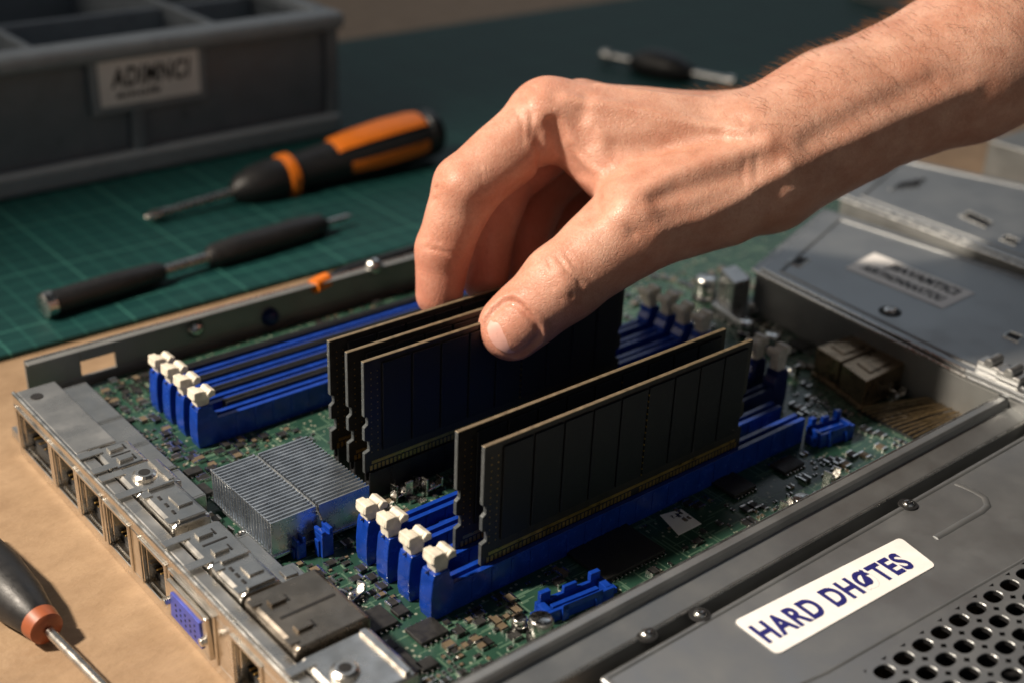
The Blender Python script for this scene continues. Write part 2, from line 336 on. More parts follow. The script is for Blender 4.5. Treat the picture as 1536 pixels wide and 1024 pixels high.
tool("hand_screwdriver",p0,p1,[
 ("handle",[(0,0.62),(0.3,0.66),(0.45,0.56),(0.55,0.42),(0.57,0.36)],M_rub,{}),
 ("ring",[(0.57,0.36),(0.575,0.41),(0.62,0.37),(0.63,0.26)],M_copper,{}),
 ("shaft",[(0.63,0.11),(1.6,0.11)],M_shaft,{})],
 "black handled screwdriver with brown ring resting on the tan bench","screwdriver")
for (a,c,lab_) in (((1290,-8),(1500,50),"long dark steel bracket lying on the green mat"),):
    A=at(*a,0.3);C=at(*c,0.3); d=(C-A).normalized(); n=Vector((-d.y,d.x,0)); b=MB()
    w=1.1
    b.extr([xy(A-n*w),xy(C-n*w),xy(C+n*w),xy(A+n*w)],0.2,0.45)
    b.extr([xy(A-n*w),xy(C-n*w),xy(C-n*(w-0.25)),xy(A-n*(w-0.25))],0.45,1.6)
    for k in (0.2,0.5,0.8):
        q=A.lerp(C,k); b.cyl(q.x,q.y,0.45,0.75,0.35)
    mk("metal_bracket",b,M_cover,label=lab_,cat="bracket",bevel=0.05)
# ---------------- server chassis ----------------
ch=empty("server_chassis",(20,22,0),"open steel server chassis with port panel on the tan bench","server chassis")
b=MB(); b.box(9.4,46,13.4,31.3,0.05,0.3); mk("chassis_floor",b,M_steel,ch)
b=MB(); wy=31.3; wz=2.1
b.box(10.0,46,wy,wy+0.1,0.0,1.2); b.box(10.0,11.5,wy,wy+0.1,1.2,wz); b.box(12.5,46,wy,wy+0.1,1.2,wz); b.box(11.5,12.5,wy,wy+0.1,1.65,wz)
b.box(10.0,46,wy-0.22,wy,wz-0.06,wz)
mk("side_wall",b,M_wall,ch,bevel=0.02)
b=MB(); b.tube([(10.0,wy+.05,wz+.005),(46,wy+.05,wz+.005)],0.03,6); mk("wall_edge",b,M_coverE,ch,smooth=True)
# folded sheet rail with raised lip and step
b=MB(); b.extr([(13.38,0.0),(13.46,0.0),(13.46,1.95),(14.02,2.08),(14.24,1.95),(14.26,0.95),(14.32,0.95),(14.32,2.30),(14.26,2.36),(14.08,2.36),(14.02,2.30),(13.99,2.14),(13.44,2.03),(13.38,1.96)],10.3,48,'yz')
mk("side_rail",b,M_cover,ch,bevel=0.015)
b=MB(); b.tube([(10.3,14.29,2.34),(48,14.29,2.34)],0.035,8); b.tube([(10.3,13.40,2.0),(48,13.40,2.0)],0.03,8); mk("rail_edge",b,M_coverE,ch,smooth=True)
px=9.25; pw=0.12
def yo(u,v): return hit(u,v,'x',px).y
ops=[(yo(78,690),yo(30,640),'rj'),(yo(116,730),yo(82,695),'rj'),(yo(154,770),yo(120,735),'rj'),(yo(196,815),yo(160,775),'rj'),
     (yo(250,865),yo(212,830),'usb'),(yo(322,935),yo(258,875),'vga'),(yo(392,1005),yo(350,965),'rj'),(yo(470,1080),yo(425,1040),'rj')]
ops.sort()
io=MB(); y=13.6; ytop=30.35
for (a,c,k) in ops:
    io.box(px,px+pw,y,a,0.3,1.55); y=c
io.box(px,px+pw,y,ytop,0.3,1.55)
io.box(px,px+pw,13.6,ytop,0.0,0.3); io.box(px,px+pw,13.6,ytop,1.55,1.84)
iop=mk("port_panel",io,M_steelw,ch,bevel=0.025)
b=MB(); b.box(px+pw,px+1.15,26.6,ytop,1.76,1.84); b.box(px+pw,px+.42,13.7,26.6,1.78,1.84); mk("panel_flange",b,M_steel,iop,bevel=0.03)
b=MB(); b.tube([(px+.04,13.6,1.83),(px+.04,ytop,1.83)],0.05,8); mk("panel_edge",b,M_coverE,iop,smooth=True)
b=MB(); b.cyl(px+0.45,29.8,1.84,1.86,0.16); mk("flange_hole_shade",b,M_dark,iop)  # dark disc on the flange, the shade of a hole put into colour
for (a,c,k) in ops:
    b=MB(); t=0.05; d=1.9 if k!='usb' else 1.5; zt=1.66
    b.box(px+pw,px+d,a-0.07,a,0.25,zt); b.box(px+pw,px+d,c,c+0.07,0.25,zt); b.box(px+pw,px+d,a,c,zt-t,zt); b.box(px+pw,px+d,a,c,0.25,0.32)
    b.box(px+d-0.1,px+d,a,c,0.32,zt-t,1); b.box(px+0.3,px+d-0.1,a,c,0.32,0.5,1)
    b.box(px-0.05,px,a-0.06,a+0.02,0.28,1.58); b.box(px-0.05,px,c-0.02,c+0.06,0.28,1.58); b.box(px-0.05,px,a+0.02,c-0.02,1.50,1.58)
    if k=='rj':
        b.box(px+0.1,px+0.6,a+0.02,a+0.08,0.7,1.2); b.box(px+0.1,px+0.6,c-0.08,c-0.02,0.7,1.2)
        b.box(px+0.12,px+0.5,(a+c)/2-0.12,(a+c)/2+0.12,1.3,1.36)
    for j in range(6):
        yy=a+(c-a)*(j+0.8)/6.6; b.box(px+0.25,px+0.7,yy-0.02,yy+0.02,0.6,0.64,2)
    mk("network_port" if k=='rj' else "port_shell",b,[M_steelw,M_dark,M_gold],iop,bevel=0.015)
    if k=='vga':
        m_=(a+c)/2; b=MB()
        fr=[(a+0.02,0.42),(c-0.02,0.42),(c-0.1,1.45),(a+0.1,1.45)]; inn=[(m_+(q[0]-m_)*0.74,0.92+(q[1]-0.93)*0.62) for q in fr]
        for i in range(4):
            j=(i+1)%4; b.extr([fr[i],fr[j],inn[j],inn[i]],px-0.16,px+0.2,'yz')
        for yy in (a+.14,c-.14): b.lathe((px-.16,yy,.9),(px-.3,yy,.9),[(0,.11),(1,.1)],6)
        mk("connector_frame",b,M_steelw,iop,bevel=0.02)
        b=MB(); b.extr(inn,px-0.20,px+0.15,'yz')
        for rr in range(3):
            for j in range(5): b.lathe((px-0.205,m_-.42+j*.21,0.76+0.14*rr),(px-0.2,m_-.42+j*.21,0.76+0.14*rr),[(0,0.035),(1,0.035)],8,1)
        mk("video_connector",b,[M_purp,M_dark],iop,bevel=0.0)
def shell(y0,y1,x1,z1,material,style):
    b=MB(); x0=px+.46
    b.extr([(x0,1.60),(x1,1.60),(x1,z1-.05),(x1-.12,z1),(x0+.1,z1),(x0,z1-.06)],y0,y1,'xz')
    mk_=mk("port_shield",b,material,iop,bevel=0.05,seg=3)
    b=MB(); w=y1-y0
    for f in (.14,.86): b.box(px+.05,x0+.18,y0+w*f-.12,y0+w*f+.12,z1-.0,z1+.03) if z1<1.95 else b.box(x0-.03,x0+.2,y0+w*f-.12,y0+w*f+.12,z1,z1+.03)
    if style==0:
        b.box(x0+0.25,x1-0.2,y0+w*.48,y0+w*.52,z1,z1+0.012,1)
        for f in (.25,.75):
            b.box(x0+0.3,x0+0.65,y0+w*f-.1,y0+w*f+.1,z1,z1+0.07); b.box(x0+0.68,x0+0.73,y0+w*f-.12,y0+w*f+.12,z1,z1+0.012,1)
    elif style==1:
        b.lathe((x0+.5,y0+w*.5,z1),(x0+.5,y0+w*.5,z1+.12),[(0,.30),(.6,.28),(1,.21)],20); b.cyl(x0+.5,y0+w*.5,z1+.12,z1+.125,.14,16,1)
        b.box(x1-.3,x1-.16,y0+.08,y1-.08,z1,z1+.08)
    else:
        b.box(x0+0.2,x1-0.1,y0+0.06,y0+0.14,z1,z1+0.07); b.box(x0+0.2,x1-0.1,y1-0.14,y1-0.06,z1,z1+0.07)
        for f in (.3,.5,.7): b.box(x0+.25,x0+.32,y0+w*f-.08,y0+w*f+.08,z1,z1+.015,1)
        b.box(x0+.45,x0+.8,y0+w*.35,y0+w*.65,z1,z1+.05)
    mk("shield_detail",b,[material,M_dark],mk_,bevel=0.015)  # dark strips and discs here are slit shade put into the colour
shell(25.35,26.45,px+1.4,1.88,M_steelw,0)
shell(24.0,25.25,px+1.6,1.90,M_steelw,1)
shell(22.2,23.9,px+1.4,2.04,M_steelw,2)
shell(20.6,22.05,px+1.5,1.93,M_steelw,0)
shell(19.2,20.5,px+1.4,2.04,M_steelw,2)
shell(17.1,19.1,px+2.2,2.06,M_steeld,0)
shell(15.3,17.0,px+2.1,1.92,M_steelw,1)
b=MB(); pts=[at(482,424,2.0),at(520,405,2.0),at(570,390,2.0),at(640,368,2.0),at(720,345,1.9)]; b.tube(pts,0.14,10)
cb=mk("cable",b,M_blk,ch,smooth=True)
b=MB(); b.tube([at(470,430,2.0),at(490,420,2.0)],0.24,12); mk("cable_plug",b,M_org,cb,smooth=True)
for (u,v) in ((405,475),(292,492),(560,400)):
    p=hit(u,v,'y',wy-0.02); b=MB(); b.lathe((p.x,wy,p.z),(p.x,wy-0.3,p.z),[(0,0.28),(0.5,0.26),(0.9,0.14),(1,0.02)],14); mk("wall_screw",b,M_blued if u==405 else M_tin,ch,smooth=True)
# ---------------- motherboard ----------------
PZ=1.0
mbd=empty("motherboard",(18,22,0.3),"green server motherboard full of components inside the steel chassis","motherboard")
b=MB(); b.box(9.9,45,14.4,31.1,0.85,PZ); mk("circuit_board",b,pcb_mat(),mbd)
occ=[]
def slot(y,x0,x1,left=True,right=True,m=M_blue,zt=1.72,w=0.19,mt=None):
    b=MB(); mt=mt or m
    b.box(x0,x1,y-w,y-0.06,PZ,zt); b.box(x0,x1,y+0.06,y+w,PZ,zt); b.box(x0,x1,y-0.06,y+0.06,PZ,zt-0.3,1)
    k=x0+0.6
    while k<x1-0.5:
        b.box(k,k+0.08,y-w-0.02,y-w,PZ+0.1,zt-0.06); b.box(k,k+0.08,y+w,y+w+0.02,PZ+0.1,zt-0.06); k+=0.55
    s=mk("memory_slot",b,[m,M_dark],mbd,bevel=0.02)
    for side,on in ((-1,left),(1,right)):
        if not on: continue
        x=x0 if side<0 else x1; dz=random.uniform(-.06,.06)+(0.0 if side<0 else .18); dx=random.uniform(-.04,.04)
        b=MB(); q=0.215
        prof=[(x+side*0.46,PZ),(x-side*0.10,PZ),(x-side*0.10,1.85),(x+side*0.0,2.0),(x+side*0.02,2.18),(x+side*0.42,2.18),(x+side*0.46,2.05),(x+side*0.50,1.6),(x+side*0.50,1.2)]
        b.extr(prof,y-q,y+q,'xz')
        b.box(x+side*0.05,x+side*0.51,y-0.03,y+0.03,2.14,2.19,1)
        mk("slot_tower",b,[mt,M_blued],s,bevel=0.08,seg=3)
        x+=dx
        b=MB()
        pr=[(x+side*0.08,2.12),(x+side*0.03,2.34+dz),(x-side*0.10,2.38+dz),(x-side*0.13,2.55+dz),(x+side*0.02,2.62+dz),(x+side*0.12,2.56+dz),(x+side*0.20,2.60+dz),(x+side*0.46,2.60+dz),(x+side*0.50,2.42+dz),(x+side*0.40,2.34+dz),(x+side*0.38,2.12)]
        b.extr(pr,y-0.15,y+0.15,'xz')
        b.extr([(x-side*0.11,2.42+dz),(x-side*0.11,2.57+dz),(x+side*0.02,2.62+dz),(x+side*0.12,2.52+dz),(x+side*0.10,2.42+dz)],y-0.22,y-0.05,'xz')
        b.extr([(x-side*0.11,2.42+dz),(x-side*0.11,2.57+dz),(x+side*0.02,2.62+dz),(x+side*0.12,2.52+dz),(x+side*0.10,2.42+dz)],y+0.05,y+0.22,'xz')
        b.extr([(x+side*0.26,2.42+dz),(x+side*0.26,2.64+dz),(x+side*0.46,2.64+dz),(x+side*0.48,2.42+dz)],y-0.20,y+0.20,'xz')
        mk("latch",b,M_white,s,bevel=0.025)
    occ.append((x0-0.6,x1+0.6,y-0.4,y+0.4))
for i,y in enumerate((26.5,27.25,28.0,28.75)): slot(y,12.9,25.6,True,False,w=0.2)
for y in (26.87,27.62,28.37,29.15):
    b=MB(); b.box(13.5,25.6,y-0.13,y+0.13,PZ,1.80); b.box(13.5,25.6,y-0.03,y+0.03,1.80,1.83); mk("slot_spacer",b,M_blk,mbd,bevel=0.02)
for y in (21.89,22.54,23.26): slot(y,14.6,22.9,False,False,m=M_blk,zt=1.78,w=0.12)
for y in (21.89,22.6,23.3,24.0): slot(y,23.15,26.1,False,True)
for y in (17.45,18.25): slot(y,13.55,25.4,True,False)
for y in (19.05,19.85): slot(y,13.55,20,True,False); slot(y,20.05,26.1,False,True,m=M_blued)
# heatsink
hx0,hx1,hy0,hy1=11.45,14.05,20.95,23.75; hz=2.08
hs=MB(); hs.box(hx0,hx1,hy0,hy1,1.12,1.22); mk_h=mk("heatsink",hs,M_alu,mbd,bevel=0.02)
b=MB(); n=22
for i in range(n):
    y=hy0+(hy1-hy0)*(i+0.5)/n; 
    b.box(hx0,hx0+1.15,y-0.02,y+0.02,1.22,hz); b.box(hx0+1.24,hx1,y-0.02,y+0.02,1.22,hz); b.box(hx0+1.15,hx0+1.24,y-0.02,y+0.02,1.22,hz-.25)
    b.box(hx0,hx0+.03,y+.02,y+.075,hz-.05,hz); b.box(hx0+1.12,hx0+1.15,y+.02,y+.06,hz-.03,hz)
mk("cooling_fins",b,M_alu,mk_h)
b=MB(); b.tube([(hx0+1.18,hy0-0.15,1.8),(hx0+1.18,hy0+0.1,hz-.03),(hx0+1.18,(hy0+hy1)/2,hz-.01),(hx0+1.18,hy1-0.1,hz-.03),(hx0+1.18,hy1+0.15,1.8)],0.03,8); mk("retaining_wire",b,M_tin,mk_h,smooth=True)
occ.append((hx0-0.2,hx1+0.2,hy0-0.2,hy1+0.2))
def blueblock(u,v,z1,w,d,name="blue_connector",material=M_blue):
    p=at(u,v,z1); b=MB(); b.box(p.x-w/2,p.x+w/2,p.y-d/2,p.y+d/2,PZ,z1-0.1); b.box(p.x-w/2-0.05,p.x-w/2,p.y-d/4,p.y+d/4,PZ,z1-0.25)
    b.box(p.x-w/2,p.x-w/6,p.y-d/2,p.y+d/2,z1-0.1,z1); b.box(p.x+w/6,p.x+w/2,p.y-d/2,p.y+d/2,z1-0.1,z1+0.04)
    mk(name,b,material,mbd,bevel=0.05); occ.append((p.x-w/2-.1,p.x+w/2+.1,p.y-d/2-.1,p.y+d/2+.1))
blueblock(447,805,1.5,0.24,0.30); blueblock(485,790,1.7,0.30,0.36)
def latchconn(u0,v0,u1,v1,w,z1):
    A=at(u0,v0,z1);B=at(u1,v1,z1); d=(B-A); Ln=d.length; d.normalize(); n=Vector((-d.y,d.x,0)); b=MB()
    def pc(s0,s1,t0,t1,z0,zz,m=0): b.extr([xy(A+d*s0*Ln+n*t0*w),xy(A+d*s1*Ln+n*t0*w),xy(A+d*s1*Ln+n*t1*w),xy(A+d*s0*Ln+n*t1*w)],z0,zz,'xy',m)
    pc(0,1,-.5,-.32,PZ,z1-.1); pc(0,1,.32,.5,PZ,z1-.1); pc(0,.1,-.32,.32,PZ,z1-.1); pc(.9,1,-.32,.32,PZ,z1-.1); pc(.1,.9,-.32,.32,PZ,z1-.35)
    pc(.15,.85,-.12,.12,z1-.35,z1-.15); pc(.2,.3,-.62,-.5,PZ,z1); pc(.7,.8,-.62,-.5,PZ,z1); pc(.2,.8,-.62,-.55,z1-.15,z1+.02)
    pc(.05,.2,.3,.55,z1-.1,z1+.12); pc(.8,.95,.3,.55,z1-.1,z1+.12); pc(-.1,0,-.3,.3,PZ,z1-.25); pc(1,1.1,-.3,.3,PZ,z1-.25)
    pc(.4,.6,.32,.5,z1-.1,z1+.05)
    mk("blue_connector",b,M_blue,mbd,bevel=0.035)
    c=(A+B)/2; r=Ln/2+.2; occ.append((c.x-r,c.x+r,c.y-w,c.y+w))
latchconn(812,905,912,865,0.5,1.4); latchconn(1222,640,1272,624,0.6,1.5); latchconn(640,780,700,760,0.35,1.5)
for (u,v,rr,h) in ((812,925,0.27,0.55),(780,925,.16,.3),(1060,415,0.38,0.8),(1205,745,0.25,0.4),(1230,740,0.2,0.4),(160,628,0.3,0.45),(555,745,0.2,0.5),(180,640,.22,.4),(1010,545,.3,.6),(1120,480,.25,.5),(1160,500,.25,.5)):
    p=at(u,v,PZ+h); b=MB(); b.cyl(p.x,p.y,PZ,PZ+0.12,rr*1.1,20,1); b.lathe((p.x,p.y,PZ+0.12),(p.x,p.y,PZ+h),[(0,rr),(0.12,rr*.93),(0.2,rr),(0.85,rr),(0.95,rr*0.93),(1,rr*0.8)],20,0)
    b.box(p.x-rr*.6,p.x+rr*.6,p.y-.012,p.y+.012,PZ+h,PZ+h+.004,1)
    mk("capacitor",b,[M_tin,M_blk],mbd,smooth=True); occ.append((p.x-rr,p.x+rr,p.y-rr,p.y+rr))
def can(q,z1,nm,material,bev):
    P=[at(*k,z1) for k in q]; c=sum(P,Vector())/4; b=MB(); b.extr([xy(p) for p in P],PZ,z1)
    I=[c+(p-c)*0.55 for p in P]; b.extr([xy(p) for p in I],z1,z1+0.04)
    I=[c+(p-c)*1.06 for p in P]; b.extr([xy(p) for p in I],PZ,PZ+0.15)
    mk(nm,b,material,mbd,bevel=bev); occ.append((min(p.x for p in P)-.1,max(p.x for p in P)+.1,min(p.y for p in P)-.1,max(p.y for p in P)+.1))
can([(1225,520),(1285,500),(1320,519),(1261,542)],1.95,"metal_connector_shell",M_bronze,.05)
can([(1263,545),(1323,521),(1360,542),(1300,572)],1.95,"metal_connector_shell",M_bronze,.05)
can([(405,855),(440,842),(462,862),(425,875)],1.7,"metal_can",M_steelw,.06)
can([(425,882),(470,862),(492,888),(448,905)],1.7,"metal_can",M_steelw,.06)
def clip(u,v,ang,l):
    p=at(u,v,1.2); d=Vector((math.cos(ang),math.sin(ang),0)); b=MB(); n=Vector((-d.y,d.x,0))
    b.extr([xy(p),xy(p+d*l),xy(p+d*l+n*.22),xy(p+n*.22)],PZ+.12,PZ+.18); b.extr([xy(p),xy(p+d*.06),xy(p+d*.06+n*.22),xy(p+n*.22)],PZ,PZ+.5); b.extr([xy(p+d*l),xy(p+d*(l+.06)),xy(p+d*(l+.06)+n*.22),xy(p+d*l+n*.22)],PZ,PZ+.35)
    b.dome(p.x+d.x*l*.5+n.x*.11,p.y+d.y*l*.5+n.y*.11,PZ+.18,.1,.1)
    mk("metal_clip",b,M_tin,mbd,bevel=0.015)
for a in ((595,745,.2,.8),(560,765,1.2,.5),(620,735,1.6,.5),(350,810,.1,.6),(255,700,1.5,.8),(520,905,.3,.6),(1245,725,.2,.6),(150,640,.5,.5),(1130,470,.2,.6),(1340,600,.1,.7),(1200,560,1.4,.6),(610,715,.05,1.0),(575,720,1.4,.5),(1180,770,.3,.5),(640,735,.1,.5)): clip(*a)
def ic(u,v,w,d,h=0.12):
    p=at(u,v,PZ); b=MB(); b.box(p.x-w/2,p.x+w/2,p.y-d/2,p.y+d/2,PZ+0.03,PZ+h,0)
    n=int(w/0.12)
    for i in range(n):
        x=p.x-w/2+w*(i+0.5)/n
        b.box(x-0.025,x+0.025,p.y-d/2-0.08,p.y-d/2,PZ,PZ+0.06,1); b.box(x-0.025,x+0.025,p.y+d/2,p.y+d/2+0.08,PZ,PZ+0.06,1)
    mk("integrated_circuit",b,[M_ic,M_tin],mbd,bevel=0.015); occ.append((p.x-w/2-.15,p.x+w/2+.15,p.y-d/2-.15,p.y+d/2+.15))
for a in ((915,825,1.9,1.7),(255,720,.6,.9),(300,740,.5,.5),(560,830,.5,.6),(560,935,.8,.7),(640,950,.7,.6),(1100,730,.8,.8),(1010,705,.6,.6),(1180,700,.8,.5),(340,815,.5,.4),(160,655,.6,.4),(400,800,.3,.3),(380,590,.5,.5),(1200,520,.6,.6),(1100,440,.6,.5),(600,1000,.6,.8),(230,740,.4,.4),(290,710,.4,.3),(480,900,.3,.3),(530,900,.4,.3),(600,920,.3,.3),(580,975,.4,.3),(640,1000,.4,.3)): ic(*a)
P=[at(*k,PZ+0.01) for k in ((990,772),(1022,763),(1052,785),(1018,802))]
b=MB(); b.extr([xy(p) for p in P],PZ+0.004,PZ+0.02); tg=mk("paper_tag",b,M_paper,mbd)
text("?.M",0.35,0.12,(P[0].x+0.15,P[0].y-0.3,PZ+0.022),(1,0,0),(0,1,0),tg,M_ink)
a0,a1=at(1285,612,1.1),at(1370,655,1.1); c0,c1=at(1495,588,1.3),at(1512,606,1.3); b=MB()
for i in range(12):
    k=i/11; A=a0.lerp(a1,k); C=c0.lerp(c1,k); b.tube([A,A.lerp(C,.3)+Vector((0,0,.10+random.uniform(-.04,.04))),A.lerp(C,.7)+Vector((0,0,.12+random.uniform(-.05,.05))),C],0.028,6)
mk("ribbon_cable",b,M_wire,mbd,smooth=True)
b=MB(); b.extr([xy(a0),xy(a1),xy(c1),xy(c0)],PZ+.004,PZ+.08); mk("ribbon_base",b,M_blk,mbd)
b=MB()
def free(x,y,m=0.05):
    for (x0,x1,y0,y1) in occ:
        if x0-m<x<x1+m and y0-m<y<y1+m: return False
    return True
cnt=0
clusters=[(random.uniform(10.6,33),random.uniform(14.8,30.8),random.uniform(.4,1.2),random.random()<.5) for _ in range(280)]+[(random.uniform(11,15),random.uniform(15,30.8),random.uniform(.4,1.0),random.random()<.5) for _ in range(130)]
for cx,cy,sz,ori in clusters:
    for k in range(random.randint(4,13)):
        x=round((cx+random.uniform(-sz,sz))/0.14)*0.14; y=round((cy+random.uniform(-sz,sz))/0.20)*0.20
        if not(11.0<x<33 and 14.5<y<31) or not free(x,y,0.03): continue
        L,W,h=random.choice([(0.16,0.08,0.05),(0.2,0.12,0.06),(0.12,0.06,0.04),(0.12,0.06,0.04),(0.12,0.06,0.04),(0.3,0.18,0.07),(0.26,0.22,0.10)])
        if ori: L,W=W,L
        mm=random.choice([0,0,1,1,1,1,1]); occ.append((x-L/2-.02,x+L/2+.02,y-W/2-.02,y+W/2+.02))
        if ori:
            b.box(x-L/2,x+L/2,y-W*0.32,y+W*0.32,PZ,PZ+h,mm); b.box(x-L/2-.003,x+L/2+.003,y-W/2,y-W*0.32,PZ,PZ+h+.004,2); b.box(x-L/2-.003,x+L/2+.003,y+W*0.32,y+W/2,PZ,PZ+h+.004,2)
        else:
            b.box(x-L*0.32,x+L*0.32,y-W/2,y+W/2,PZ,PZ+h,mm); b.box(x-L/2,x-L*0.32,y-W/2-.003,y+W/2+.003,PZ,PZ+h+.004,2); b.box(x+L*0.32,x+L/2,y-W/2-.003,y+W/2+.003,PZ,PZ+h+.004,2)
        cnt+=1
mk("surface_components",b,[M_tan,M_ic,M_tin,M_white],mbd,kind="stuff")
# ---------------- memory modules ----------------
L=8.4; HH=3.0; TK=0.055
mod=empty("memory_module",(14.5,17.45,1.72),"x","memory module","memory modules in the board slots")
b=MB(); prof=[(0,0),(L,0),(L,.55),(L-.14,.6),(L-.14,.85),(L,.9),(L,1.25),(L-.1,1.32),(L-.1,1.5),(L,1.55),(L,HH),(0,HH),(0,1.55),(.1,1.5),(.1,1.32),(0,1.25),(0,.9),(.14,.85),(.14,.6),(0,.55)]
b.extr(prof,-TK,TK,'xz',0,1)
for i,f in enumerate(b.f):
    if all(abs(b.v[k][2]-HH)<1e-6 for k in f): b.m[i]=2
parts=[mk("module_board",b,[M_dimm,M_edge,M_edget],mod,local=True,bevel=0.01,seg=1)]
for i in range(9):
    x0=0.5+i*0.862; b=MB()
    b.box(x0,x0+0.81,-TK-0.05,-TK,0.5,HH-0.14); b.box(x0,x0+0.81,TK,TK+0.05,0.5,HH-0.14); parts.append(mk("memory_chip",b,M_chip,mod,local=True,bevel=0.012,seg=1))
b=MB()
for s in (-1,1):
    n=70
    for i in range(n):
        x=0.18+(L-.36)*i/(n-1)
        if abs(x-L*0.55)<0.12: continue
        b.box(x-0.035,x+0.035,s*TK,s*(TK+.007),0.02,0.16)
    b.box(0.2,L-0.2,s*TK,s*(TK+.005),0.20,0.28)
    for xx in (0.2,0.38,0.5+5*0.862-0.027,):
        for j in range(14): b.box(xx-0.014,xx+0.014,s*TK,s*(TK+(.056 if xx>1 else .007)),0.52+j*0.165,0.55+j*0.165)
parts.append(mk("gold_contacts",b,M_gold,mod,local=True))
def copymod(loc,label):
    e=mod.copy(); sc.collection.objects.link(e); e.location=loc; e["label"]=label
    for p in parts:
        q=p.copy(); q.parent=e; sc.collection.objects.link(q)
    return e
mod["label"]="black memory module with gold contacts seated in a blue slot"
copymod((14.42,18.25,1.72),"black memory module seated just behind another in a blue slot")
copymod((14.5,21.89,1.78),"black memory module pinched between thumb and fingers of the hand")
copymod((14.48,22.54,1.76),"black memory module in the middle of three, under the hand")
copymod((14.45,23.26,1.76),"black memory module gripped from behind by the fingers")
# ---------------- drive cages ----------------
def screw(x,y,z,r,parent):
    b=MB(); b.lathe((x,y,z),(x,y,z+0.04),[(0,r*1.7),(0.9,r*1.6),(1,r*1.2)],20,0); b.dome(x,y,z+0.04,r,0.08,18,1); b.box(x-r*0.6,x+r*0.6,y-0.02,y+0.02,z+0.118,z+0.124,2)
    mk("screw",b,[M_dark,M_tin,M_dark],parent,smooth=True)
def cage(name,q,z0,z1,label):
    P=[at(*k,z1) for k in q]; c=sum(P,Vector())/len(P); e=empty(name,(c.x,c.y,z0),label,"drive cage")
    b=MB(); b.extr([xy(p) for p in P],z0,z1-0.22); mk("cage_body",b,M_wall,e,bevel=0.05)
    I=[c+(p-c)*1.02 for p in P]; I2=[c+(p-c)*0.975 for p in P]
    b=MB(); b.extr([xy(p) for p in I],z1-0.22,z1-0.10); b.extr([xy(p) for p in I2],z1-0.10,z1); mk("cage_cover",b,M_cover,e,bevel=0.035,seg=3)
    b=MB()
    for i in (len(P)-1,0):
        for (S_,zz,r) in ((I,z1-.13,.05),(I2,z1-.03,.035)):
            a_,b_=S_[i],S_[(i+1)%len(P)]; b.tube([Vector((a_.x,a_.y,zz)),Vector((b_.x,b_.y,zz))],r,8)
    mk("worn_edge",b,M_coverE,e,smooth=True)
    J=[c+(p-c)*0.86 for p in P]; b=MB()
    for i in range(len(P)):
        a_,b_=J[i],J[(i+1)%len(P)]; b.tube([Vector((a_.x,a_.y,z1-0.01)),Vector((b_.x,b_.y,z1-0.01))],0.06,8)
    mk("stamped_seam",b,M_cover,e,smooth=True)
    return e
c1=cage("drive_cage",[(1135,400),(1240,312),(1640,440),(1640,640),(1450,556)],1.0,2.6,"grey sheet metal drive cage with white label beside the motherboard")
c2=cage("drive_cage",[(1262,292),(1335,232),(1700,310),(1700,455)],1.0,3.0,"grey sheet metal drive cage behind the labelled one")
def slothole(q,z,parent,nm="stamped_slot_shade"):
    P=[at(*k,z) for k in q]; b=MB(); b.extr([xy(p) for p in P],z+.002,z+.006,'xy',0)  # flat dark plate in place of an opening, its shade coloured in
    b2=MB(); b2.tube([Vector((p.x,p.y,z)) for p in P]+[Vector((P[0].x,P[0].y,z))],0.04,6)
    o_=mk(nm,b,M_dark,parent); mk("slot_lip",b2,M_coverE,o_,smooth=True)
slothole([(1335,285),(1350,275),(1390,268),(1378,282)],3.0,c2); slothole([(1440,325),(1455,318),(1490,335),(1478,342)],3.0,c2); slothole([(1500,360),(1510,354),(1530,362),(1522,369)],3.0,c2)
slothole([(1180,395),(1195,385),(1215,390),(1200,401)],2.6,c1); slothole([(1505,505),(1515,498),(1535,505),(1527,514)],2.6,c1)
b=MB()
for (u,v) in ((1490,545),(1520,560)):
    p=at(u,v,2.8); b.box(p.x-.25,p.x+.25,p.y-.35,p.y+.35,2.6,2.85); b.lathe((p.x-.3,p.y,2.9),(p.x+.3,p.y,2.9),[(0,.14),(1,.14)],12)
mk("hinge",b,M_steel,c1,bevel=0.04)
z=2.6
q=[at(*k,z+0.01) for k in ((1268,402),(1312,380),(1462,440),(1414,463))]
b=MB(); b.extr([xy(p) for p in q],z+0.004,z+0.02); lb=mk("cage_label",b,M_paper,c1)
xd=(q[3]-q[0]).normalized(); yd=Vector((-xd.y,xd.x,0)); W=(q[3]-q[0]).length; Hh=(q[1]-q[0]).dot(yd)
text("JSAVAMTICI",W*0.70,Hh*0.38,q[0]+xd*W*0.20+yd*Hh*0.52+Vector((0,0,.016)),xd,yd,lb,M_ink,bold=0.05,shear=-.1)
text("ASRYHONNAXTOU",W*0.82,Hh*0.26,q[0]+xd*W*0.08+yd*Hh*0.18+Vector((0,0,.016)),xd,yd,lb,M_ink,bold=0.045)
for (u,v) in ((1335,468),): p=at(u,v,2.6); screw(p.x,p.y,2.6,0.2,c1)
P=[at(*k,2.3) for k in ((1080,402),(1105,396),(1128,418),(1102,425))]
b=MB(); b.extr([xy(p) for p in P],1.0,2.3); b.extr([xy(P[0]+Vector((-.5,-.2,0))),xy(P[1]+Vector((0,.2,0))),xy(P[2]),xy(P[3]+Vector((-.3,-.6,0)))],1.0,1.3); mk("corner_bracket",b,M_steel,ch,bevel=0.08,seg=3)
b=MB(); A=at(1490,212,2.6); b.box(A.x,A.x+14,A.y-3,A.y+0.2,1.0,2.6); mk("cross_member",b,M_wall,ch,bevel=0.06)
